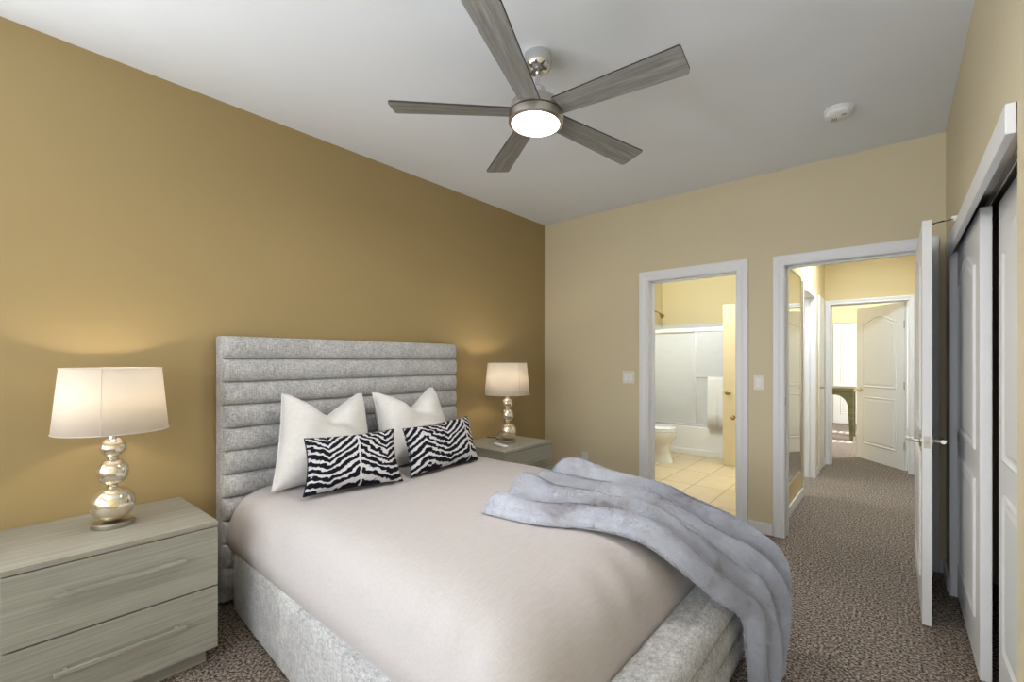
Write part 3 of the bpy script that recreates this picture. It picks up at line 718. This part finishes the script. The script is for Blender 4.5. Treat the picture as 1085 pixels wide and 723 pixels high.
# ------------------------------------------------------------------ nightstands
def nightstand(yc, w, zt, label):
    XF = -2.26; y0, y1 = yc-w/2, yc+w/2; x0 = XL+0.016
    r = thing('nightstand', label, 'nightstand', ((x0+XF)/2, yc, 0), 0, 'limed oak nightstands')
    m = MB()
    m.box(x0, XF-0.024, y0, y0+0.02, 0.075, zt-0.022); m.box(x0, XF-0.024, y1-0.02, y1, 0.075, zt-0.022)
    m.box(x0, x0+0.012, y0+0.02, y1-0.02, 0.075, zt-0.022); m.box(x0, XF-0.024, y0+0.02, y1-0.02, 0.075, 0.095)
    m.build('carcass', OAK, r)
    m = MB(); m.box(x0, XF, y0, y1, zt-0.020, zt, 0.0015); m.build('top', OAK, r)
    m = MB(); m.box(x0+0.01, XF-0.06, y0+0.03, y1-0.03, 0, 0.075); m.build('plinth', OAK, r)
    zm = 0.345
    for (z0, z1) in ((0.078, zm-0.003), (zm+0.003, zt-0.024)):
        m = MB(); m.box(XF-0.022, XF, y0+0.002, y1-0.002, z0, z1, 0.0012); dr = m.build('drawer', OAK, r)
        zc = z0 + (z1-z0)*(0.56 if z0 < 0.2 else 0.60)
        m = MB(); hw = w*0.305
        m.box(XF+0.020, XF+0.034, yc-hw, yc+hw, zc-0.007, zc+0.007, 0.002)
        for s in (-1, 1): m.box(XF-0.002, XF+0.022, yc+s*(hw-0.03)-0.005, yc+s*(hw-0.03)+0.005, zc-0.005, zc+0.005)
        m.build('bar_handle', OAK, dr)
    return r
nightstand(0.388, 0.635, 0.622, 'pale oak two drawer nightstand left of the bed, large in front')
nightstand(2.92, 0.635, 0.632, 'pale oak two drawer nightstand in the corner beyond the bed')

# ------------------------------------------------------------------ table lamps
def sphere_prof(r, zc, squash=1.0, n=18, cut=0.28):
    out = []
    for k in range(n+1):
        a = -PI/2 + cut + (PI-2*cut)*k/n
        out.append((r*math.cos(a), zc + r*squash*math.sin(a)))
    return out
def table_lamp(x, y, z, label, power, seam):
    r = thing('table_lamp', label, 'lamp', (x, y, z), 0, 'stacked globe table lamps')
    c = (x, y, z)
    m = MB(); m.lathe([(0.071, 0.0), (0.0715, 0.002), (0.0715, 0.017), (0.069, 0.0195), (0.03, 0.021)], c, 48); m.build('base', NICKEL, r, auto=35)
    zs = 0.020
    for (rad, sq) in ((0.077, 0.98), (0.055, 1.06), (0.0455, 0.93)):
        h = rad*sq*math.cos(0.28)
        m = MB(); m.lathe(sphere_prof(rad, zs+h, sq), c, 48, cap=True); m.build('globe', MERCURY, r, auto=50)
        zs += 2*h
        m = MB(); m.lathe([(0.019, zs-0.003), (0.019, zs+0.009), (0.013, zs+0.010)], c, 24); m.build('collar', CHROME, r, auto=40)
        zs += 0.006
    zt = 0.665
    m = MB(); m.lathe([(0.010, zs), (0.010, zs+0.05), (0.016, zs+0.052), (0.016, zs+0.10), (0.012, zs+0.102)], c, 20); m.build('socket', NICKEL, r, auto=40)
    m = MB(); m.lathe([(0.012, zs+0.10), (0.016, zs+0.12), (0.028, zs+0.155), (0.029, zs+0.175), (0.02, zs+0.195), (0.0, zs+0.203)], c, 24); m.build('bulb', BULB, r, smooth=True)
    zb = 0.402
    m = MB(); m.lathe([(0.190, zb), (0.166, zt)], c, 72, cap=False); o = m.build('lamp_shade', SHADE, r, smooth=True)
    s = o.modifiers.new('thick', 'SOLIDIFY'); s.thickness = 0.0015
    for rr, zz in ((0.1905, zb), (0.1665, zt)):
        pts = [(x+rr*math.cos(2*PI*k/64), y+rr*math.sin(2*PI*k/64), z+zz) for k in range(65)]
        m = MB(); m.tube(pts, 0.002, 6, cap=False); m.build('shade_rim', SHADE, o, smooth=True)
    a = seam; p = [(x+(0.1915-0.024*q)*math.cos(a), y+(0.1915-0.024*q)*math.sin(a), z+zb+(zt-zb)*q) for q in (0, 1)]
    m = MB(); m.tube(p, 0.0012, 6); m.build('shade_seam', plain('shade_seam_fabric', srgb(206, 196, 186), 0.8), o)
    m = MB()
    for k in range(3):
        aa = k*2*PI/3+0.4; m.tube([(x+0.012*math.cos(aa), y+0.012*math.sin(aa), z+zt-0.02), (x+0.165*math.cos(aa), y+0.165*math.sin(aa), z+zt-0.005)], 0.0018, 6)
    m.tube([(x+0.02*math.cos(q*PI/8)*1, y, z+zt-0.02) for q in range(2)], 0.002, 6)
    m.tube([(x+0.045*math.sin(PI*q/10)+0.012, y, z+zs+0.07+(zt-0.02-zs-0.07)*q/10) for q in range(11)], 0.002, 6)
    m.build('shade_spider', NICKEL, r)
    d = bpy.data.lights.new('lamp_bulb', 'POINT'); d.energy = power; d.color = (1.0, 0.87, 0.70); d.shadow_soft_size = 0.035
    o = bpy.data.objects.new('lamp_bulb_light', d); COL.objects.link(o); o.location = (x, y, z+0.56)
    return r
table_lamp(-2.545, 0.400, 0.6225, 'lit lamp with three mercury glass globes on the left nightstand', 11.5, -0.35)
lr = table_lamp(-2.515, 2.935, 0.6325, 'lit lamp with three mercury glass globes on the corner nightstand', 11.5, -0.28)
m = MB(); m.tube([(-2.585, 2.95, 0.638), (-2.66, 2.97, 0.637), (-2.72, 3.02, 0.637), (-2.76, 2.98, 0.638), (-2.80, 2.99, 0.637)], 0.0035, 8); m.build('cord', BLACK, lr, smooth=True)
m = MB(); Mz = Matrix.Translation((-2.43, 2.755, 0.6335)) @ Matrix.Rotation(-0.33, 4, 'Z')
rm = thing('remote_control', 'small white remote lying on the corner nightstand', 'remote control', (-2.43, 2.755, 0.6325))
m.box(-0.09, 0.09, -0.02, 0.02, 0, 0.016, 0.005, 3, M=Mz); m.build('body', WHITEPLASTIC, rm, auto=40)
m = MB()
for k in range(6): m.box(-0.07+k*0.022, -0.06+k*0.022, -0.005, 0.005, 0.016, 0.0175, 0.0005, M=Mz)
m.build('buttons', plain('button_grey', srgb(188, 188, 190)), rm)

# ------------------------------------------------------------------ bed
bed = thing('bed', 'grey tweed upholstered bed with channelled headboard and blush white sheet', 'bed', (-1.6, 1.65, 0))
HBX = -2.735
def headboard():
    y0, y1 = 0.868, 2.53
    m = MB(); m.box(XL+0.005, HBX, y0, y1, 0.03, 1.452, 0.012, 3); hb = m.build('headboard', TWEED, bed, auto=40)
    z1 = 1.452
    zs = [1.452 - 0.1232*k for k in range(12)]
    for a, b_ in zip(zs, zs[1:]):
        if b_ < 0.0: break
        # puffy channel: half-round section along y with rounded ends
        n, L = 18, 26; rings = []
        ylist = [0, 0.004, 0.012, 0.025, 0.05] + [0.1+0.1*k for k in range(0)]
        ys = [y0+0.004+q for q in (0, 0.003, 0.010, 0.022, 0.045)] + [y0+0.05+(y1-y0-0.1)*k/20 for k in range(1, 20)] + [y1+0.006-q for q in (0.045, 0.022, 0.010, 0.003, 0)]
        for y in ys:
            e = min(y-y0-0.003, y1+0.007-y); s = min(1.0, e/0.045); s = math.sqrt(max(0.0, 1-(1-s)**2)); s = 0.25+0.75*s
            zc, hh = (a+b_)/2, (a-b_)/2
            ring = []
            for k in range(n+1):
                th = PI*k/n - PI/2
                sn, cs = math.sin(th), math.cos(th)
                dx = 0.056*(abs(cs)**0.62)*s
                ring.append((HBX - 0.004 + dx + 0.0015*math.sin(y*9+a*17), y, zc + hh*0.995*sn*(0.93+0.07*s)))
            rings.append(ring)
        mm = MB(); mm.loft(rings, True); mm.build('channel', TWEED, hb, auto=60, recalc=True)
headboard()
HBF = HBX + 0.05
# frame footprint corners (outer)
FLh, FLf, FRf, FRh = Vector((-2.72, 0.900)), Vector((-0.505, 0.735)), Vector((-0.505, 2.50)), Vector((-2.72, 2.50))
def rail(path_pts, nrm_prof, name):
    pass
def profile_rail(p0, p1, prof, inward, name, n=24, ease=0.05):
    """profile [(out, z)] swept from p0 to p1; out measured outward from the line"""
    d = (p1-p0); L = d.length; d.normalize(); nv = Vector((d.y, -d.x))
    if nv.dot(inward) > 0: nv = -nv
    rings = []
    for k in range(n+1):
        q = p0 + d*L*k/n
        e = min(k, n-k)*L/n; s = min(1, e/ease); s = math.sqrt(1-(1-s)**2) if s < 1 else 1
        rings.append([(q.x + nv.x*(o*(s if o > 0 else 1)-0.03*(1-s)), q.y + nv.y*(o*(s if o > 0 else 1)-0.03*(1-s)), z) for o, z in prof])
    m = MB(); m.loft(rings, True); return m.build(name, TWEED, bed, auto=50, recalc=True)
def arc(o, z0, z1, bulge, n=8):
    return [(o + bulge*math.cos(PI*(k/n)-PI/2)**0.7 if 0 < k < n else o, z0+(z1-z0)*(0.5-0.5*math.cos(PI*k/n))) for k in range(n+1)]
side_prof = [(-0.07, 0.02), (-0.005, 0.02), (0.0, 0.03), (0.003, 0.10), (0.004, 0.2), (0.002, 0.305), (-0.008, 0.333), (-0.025, 0.347), (-0.12, 0.35)]
profile_rail(FLh, FLf, side_prof, Vector((0, 1)), 'side_rail')
profile_rail(FRh, FRf, side_prof, Vector((0, -1)), 'side_rail')
foot_prof = [(-0.16, 0.02), (-0.03, 0.02)] + arc(-0.03, 0.025, 0.15, 0.035) + arc(-0.03, 0.152, 0.262, 0.037) + \
    [(-0.02, 0.266), (0.0, 0.285), (0.004, 0.31), (-0.004, 0.338), (-0.022, 0.36), (-0.045, 0.370), (-0.058, 0.370), (-0.064, 0.365), (-0.072, 0.371), (-0.10, 0.374), (-0.14, 0.37), (-0.16, 0.35)]
profile_rail(FLf, FRf, foot_prof, Vector((-1, 0)), 'foot_rail')
# mattress under a smooth fitted cover
def mtop(x):       # left/right edges of the mattress footprint at x
    s = (x+2.70)/(2.70-0.66)
    return 0.862 + (0.790-0.862)*s, 2.50+0.0*s
MZ0, MH = 0.32, 0.33
def mattress_z(u, v):
    hu = (max(0, 1-abs(u)**11.0))**(1/2.3); hv = (max(0, 1-abs(v)**(9.0 if v > 0 else 40)))**(1/2.4)
    return MZ0 + MH*hu*hv*(1+0.035*(1-u*u)*(1-v*v))
def support_z(x, y):
    # height of the bed surface under a point, for things draped over it
    v = (x+1.675)/1.02
    if abs(v) > 1: return 0.375 if -0.66 < x < -0.53 else 0.0
    ya, yb = mtop(x); u = (y-(ya+yb)/2)/((yb-ya)/2)
    return mattress_z(u, v) if abs(u) < 1 else 0.0
def mattress():
    NX, NY = 110, 130; z0, H = MZ0, MH
    verts = np.zeros(((NX+1)*(NY+1), 3)); k = 0
    def param(i, n):
        t = -1 + 2*i/n; return math.sin(t*PI/2)*0.55 + 0.45*math.copysign(1-(1-abs(t))**2.2, t)
    for i in range(NX+1):
        v = max(-1, min(1, param(i, NX)))
        for j in range(NY+1):
            u = max(-1, min(1, param(j, NY)))
            x = -1.675 + 1.02*v
            ya, yb = mtop(x)
            y = (ya+yb)/2 + (yb-ya)/2*u
            p = 11.0
            hu = (max(0, 1-abs(u)**p))**(1/2.3)
            hv = (max(0, 1-abs(v)**(9.0 if v > 0 else 40)))**(1/2.4)
            z = mattress_z(u, v)
            if u < 0: y += 0.035*max(0, 1-(z-z0)/0.13)**2*min(1, (1-v)*3)
            # shallow pulls along the tucked edges
            edge = max(0, abs(u)-0.8)/0.2 if u < 0 else 0
            edgef = max(0, v-0.82)/0.18
            y += -0.006*edge*(1-edge)*4*math.sin(x*31+1.5*math.sin(x*7))
            x += 0.007*edgef*(1-edgef)*4*math.sin(y*27+1.3*math.sin(y*9))
            z += 0.0018*math.sin(x*14+y*9)*hu*hv
            verts[k] = (x, y, z); k += 1
    faces = []
    for i in range(NX):
        for j in range(NY):
            a = i*(NY+1)+j; faces.append((a, a+NY+1, a+NY+2, a+1))
    me = bpy.data.meshes.new('mattress'); me.from_pydata([tuple(q) for q in verts], [], faces)
    return link('mattress', me, SHEET, bed, True)
mattress()
m = MB(); m.prism([(-2.66, 0.95), (-0.66, 0.82), (-0.66, 2.45), (-2.66, 2.45)], 'z', 0.10, 0.27); m.build('platform', DARK, bed)

# ------------------------------------------------------------------ pillows
def pillow(name, label, cat, BL_, BR_, TL_, TR_, thick, mat, normal_hint, chop=0, group=None, piping=None, n=44, sag=0.05, du=0.0):
    """cushion spanned by four corners (bottom left/right, top left/right as seen from the foot)"""
    BL_, BR_, TL_, TR_ = map(Vector, (BL_, BR_, TL_, TR_))
    N = (BR_-BL_).cross(TL_-BL_).normalized()
    if N.dot(Vector(normal_hint)) < 0: N = -N
    base = (BL_+BR_)/2
    r = thing(name, label, cat, tuple(base), 0, group)
    verts, uvs, faces = [], [], []
    def P(u, v, side):
        a, b_ = (u+1)/2, (v+1)/2
        # edges bow inwards between the pointed corners
        uu = u*(1 - sag*(1-v*v)); vv = v*(1 - sag*0.9*(1-u*u))
        if chop: 
            vv -= chop*(max(0, 1-abs(u)/0.88)**1.15)*max(0, b_)**2.5*1.75
        A, B = (uu+1)/2, (vv+1)/2
        q = BL_*(1-A)*(1-B) + BR_*A*(1-B) + TL_*(1-A)*B + TR_*A*B
        f = max(0, (1-u**4)*(1-v**4)); t = thick*(f**0.55)
        if chop:
            cd = (u*0.80 + (v-0.35)*0.9)                             # crease running down from the notch
            t *= 1 - 0.30*math.exp(-(cd/0.07)**2)*max(0, min(1, (0.55-v)/0.3))*max(0, min(1, (v+0.35)/0.3))*(1 if u > -0.1 else 0.3)
            t *= 1 - 0.42*math.exp(-((abs(u)-0.05)/0.22)**2)*max(0, (v+0.2)/1.2)
            t += thick*0.10*math.exp(-((abs(u)-0.5)/0.25)**2)*max(0, v+0.3)*f
        t *= 1 + 0.05*math.sin(5*u+2*v)*f
        return q + N*(t*side)
    idx = {}
    for side in (1, -1):
        for i in range(n+1):
            for j in range(n+1):
                u, v = -1+2*i/n, -1+2*j/n
                u = math.sin(u*PI/2)*0.5+u*0.5; v = math.sin(v*PI/2)*0.5+v*0.5
                if side < 0 and (i in (0, n) or j in (0, n)): idx[(side, i, j)] = idx[(1, i, j)]; continue
                idx[(side, i, j)] = len(verts); verts.append(P(u, v, side)); uvs.append(((u+1)/2, (v+1)/2))
        for i in range(n):
            for j in range(n):
                f = [idx[(side, i, j)], idx[(side, i+1, j)], idx[(side, i+1, j+1)], idx[(side, i, j+1)]]
                faces.append(f if side > 0 else f[::-1])
    me = bpy.data.meshes.new('cushion'); me.from_pydata([tuple(q) for q in verts], [], faces)
    uvl = me.uv_layers.new(name='UVMap')
    for lp in me.loops: uvl.data[lp.index].uv = (uvs[lp.vertex_index][0]+du, uvs[lp.vertex_index][1])
    o = link('cushion', me, mat, r, True)
    bpy_bm = bmesh.new(); bpy_bm.from_mesh(me); bmesh.ops.recalc_face_normals(bpy_bm, faces=bpy_bm.faces[:]); bpy_bm.to_mesh(me); bpy_bm.free()
    per = [idx[(1, i, 0)] for i in range(n)] + [idx[(1, n, j)] for j in range(n)] + [idx[(1, n-i, n)] for i in range(n)] + [idx[(1, 0, n-j)] for j in range(n+1)]
    m = MB(); m.tube([verts[q] for q in per], 0.0035, 6, cap=False); m.build('piping', piping or mat, r, smooth=True)
    return r
pillow('throw_pillow', 'ivory square pillow with a creased top, nearer the left lamp', 'pillow', (-2.40, 0.985, 0.660), (-2.38, 1.56, 0.660), (-2.585, 1.115, 1.135), (-2.575, 1.60, 1.112), 0.115, PILLOW, (1, 0, 0.3), 0.30, 'ivory square pillows')
pillow('throw_pillow', 'ivory square pillow with a creased top, farther from the left lamp', 'pillow', (-2.37, 1.63, 0.660), (-2.36, 2.20, 0.660), (-2.575, 1.675, 1.112), (-2.565, 2.165, 1.125), 0.115, PILLOW, (1, 0, 0.3), 0.30, 'ivory square pillows')
pillow('lumbar_cushion', 'zebra print rectangular cushion on the left side of the bed', 'cushion', (-2.17, 1.035, 0.668), (-2.04, 1.515, 0.670), (-2.285, 1.095, 0.925), (-2.18, 1.555, 0.930), 0.080, ZEBRA, (1, -0.25, 0.4), 0, 'zebra print cushions', PIPING, sag=0.08)
pillow('lumbar_cushion', 'zebra print rectangular cushion on the right side of the bed', 'cushion', (-2.07, 1.59, 0.670), (-2.11, 2.165, 0.668), (-2.215, 1.645, 0.918), (-2.27, 2.225, 0.935), 0.080, ZEBRA, (1, 0.05, 0.4), 0, 'zebra print cushions', PIPING, sag=0.08, du=-0.28)

# ------------------------------------------------------------------ faux fur throw
def catmull(keys, s):
    n = len(keys)-1; x = s*n; i = min(int(x), n-1); f = x-i
    p = [np.array(keys[max(0, min(n, i+k))]) for k in (-1, 0, 1, 2)]
    return 0.5*((2*p[1]) + (-p[0]+p[2])*f + (2*p[0]-5*p[1]+4*p[2]-p[3])*f*f + (-p[0]+3*p[1]-3*p[2]+p[3])*f**3)
NEAR = [(-1.36, 1.42, 0.655), (-1.13, 1.455, 0.660), (-0.92, 1.56, 0.660), (-0.75, 1.63, 0.635), (-0.62, 1.72, 0.53), (-0.52, 1.83, 0.405), (-0.462, 1.93, 0.32), (-0.452, 1.955, 0.19), (-0.44, 1.96, 0.035)]
FAR = [(-1.52, 2.32, 0.655), (-1.28, 2.40, 0.645), (-1.05, 2.37, 0.645), (-0.86, 2.29, 0.645), (-0.70, 2.21, 0.635), (-0.55, 2.24, 0.585), (-0.44, 2.31, 0.46), (-0.42, 2.35, 0.25), (-0.435, 2.20, 0.035)]
def fur_throw():
    NS, NT = 150, 120
    V = np.zeros((NS+1, NT+1, 3)); 
    grid = np.zeros((NS+1, NT+1, 3))
    for i in range(NS+1):
        s = i/NS; a = catmull(NEAR, s); b_ = catmull(FAR, s)
        for j in range(NT+1):
            t = j/NT; p = a*(1-t)+b_*t
            p[2] = max(p[2], support_z(p[0], p[1])+0.006)
            grid[i, j] = p
    # base normals
    ds = np.gradient(grid, axis=0); dt = np.gradient(grid, axis=1)
    nr = np.cross(ds, dt); nr /= np.linalg.norm(nr, axis=2, keepdims=True)+1e-9
    if nr[20, 60, 2] < 0: nr = -nr
    for i in range(NS+1):
        s = i/NS
        for j in range(NT+1):
            t = j/NT
            # soft parallel folds that drift across the throw, plus a rumpled head end
            ph = t*3.9 + 0.30*math.sin(s*4.2+0.6) + 0.10*math.sin(s*9+t*3) + 0.25*s
            fold = (0.5-0.5*math.cos(2*PI*ph))**0.8
            amp = 0.050*(0.75+0.25*math.sin(s*5+t*5))*(1-0.35*max(0, s-0.5))
            h = 0.030 + amp*fold
            h += 0.060*math.exp(-((s-0.06)/0.06)**2-((t-0.84)/0.10)**2)
            h += 0.045*math.exp(-((s-0.04)/0.05)**2-((t-0.36)/0.13)**2)
            h += 0.020*math.exp(-((s-0.22)/0.10)**2-((t-0.16)/0.12)**2)
            h += 0.022*max(0, s-0.55)/0.45*(0.6+0.4*math.sin(t*9+s*3))
            h += 0.0035*math.sin(s*31+t*11)+0.002*math.sin(t*37-s*14)
            e = min(1, t/0.07, (1-t)/0.07, s/0.035, (1-s)/0.02 if s > 0.5 else 9); e = math.sqrt(max(0, 1-(1-e)**2))
            h *= e
            V[i, j] = grid[i, j] + nr[i, j]*h
    top = V.reshape(-1, 3)
    bot = (grid + nr*0.002).reshape(-1, 3)
    nv = len(top); faces = []
    W = NT+1
    for i in range(NS):
        for j in range(NT):
            a = i*W+j
            faces.append((a, a+W, a+W+1, a+1)); faces.append((nv+a, nv+a+1, nv+a+W+1, nv+a+W))
    rim = [j for j in range(NT)] + [i*W+NT for i in range(NS)] + [NS*W+j for j in range(NT, 0, -1)] + [i*W for i in range(NS, 0, -1)]
    for k in range(len(rim)):
        a, b_ = rim[k], rim[(k+1) % len(rim)]; faces.append((a, b_, nv+b_, nv+a))
    # hair tufts on the top surface
    NH = 95000
    fi = rng.random(NH)*NS; fj = rng.random(NH)*NT
    i0 = np.minimum(fi.astype(int), NS-1); j0 = np.minimum(fj.astype(int), NT-1); fx = (fi-i0)[:, None]; fy = (fj-j0)[:, None]
    root = (V[i0, j0]*(1-fx)*(1-fy)+V[i0+1, j0]*fx*(1-fy)+V[i0, j0+1]*(1-fx)*fy+V[i0+1, j0+1]*fx*fy)
    dsv = np.gradient(V, axis=0); dtv = np.gradient(V, axis=1); n2 = np.cross(dsv, dtv); n2 /= np.linalg.norm(n2, axis=2, keepdims=True)+1e-9
    if n2[20, 60, 2] < 0: n2 = -n2
    tang = dsv/(np.linalg.norm(dsv, axis=2, keepdims=True)+1e-9); side = dtv/(np.linalg.norm(dtv, axis=2, keepdims=True)+1e-9)
    nn = n2[i0, j0]; tg = tang[i0, j0]; sd = side[i0, j0]
    ang = rng.normal(0, 0.7, NH) + 0.8*np.sin(root[:, 0]*9+root[:, 1]*5); 
    dirv = nn*0.55 + (tg*np.cos(ang)[:, None] + sd*np.sin(ang)[:, None])*0.85
    dirv /= np.linalg.norm(dirv, axis=1, keepdims=True)
    L = (0.011+0.008*rng.random(NH))[:, None]
    wv = np.cross(dirv, nn); wv /= np.linalg.norm(wv, axis=1, keepdims=True)+1e-9
    wd = (0.0011+0.0008*rng.random(NH))[:, None]
    r0 = root - nn*0.002
    tri = np.stack([r0-wv*wd, r0+wv*wd, r0+dirv*L], axis=1).reshape(-1, 3)
    verts = np.concatenate([top, bot, tri]); off = 2*nv
    nf = len(faces)
    me = bpy.data.meshes.new('fur_throw')
    me.vertices.add(len(verts)); me.vertices.foreach_set('co', verts.ravel())
    loops = np.concatenate([np.array(faces).ravel(), np.arange(off, off+3*NH)])
    starts = np.concatenate([np.arange(nf)*4, nf*4+np.arange(NH)*3])
    me.loops.add(len(loops)); me.loops.foreach_set('vertex_index', loops.astype(np.int32))
    me.polygons.add(nf+NH); me.polygons.foreach_set('loop_start', starts.astype(np.int32))
    me.polygons.foreach_set('use_smooth', np.ones(nf+NH, dtype=bool))
    me.update(calc_edges=True); me.validate()
    o = link('fur_throw', me, FUR)
    return tag(o, 'blue grey faux fur throw draped over the foot corner of the bed', 'throw blanket')
fur_throw()
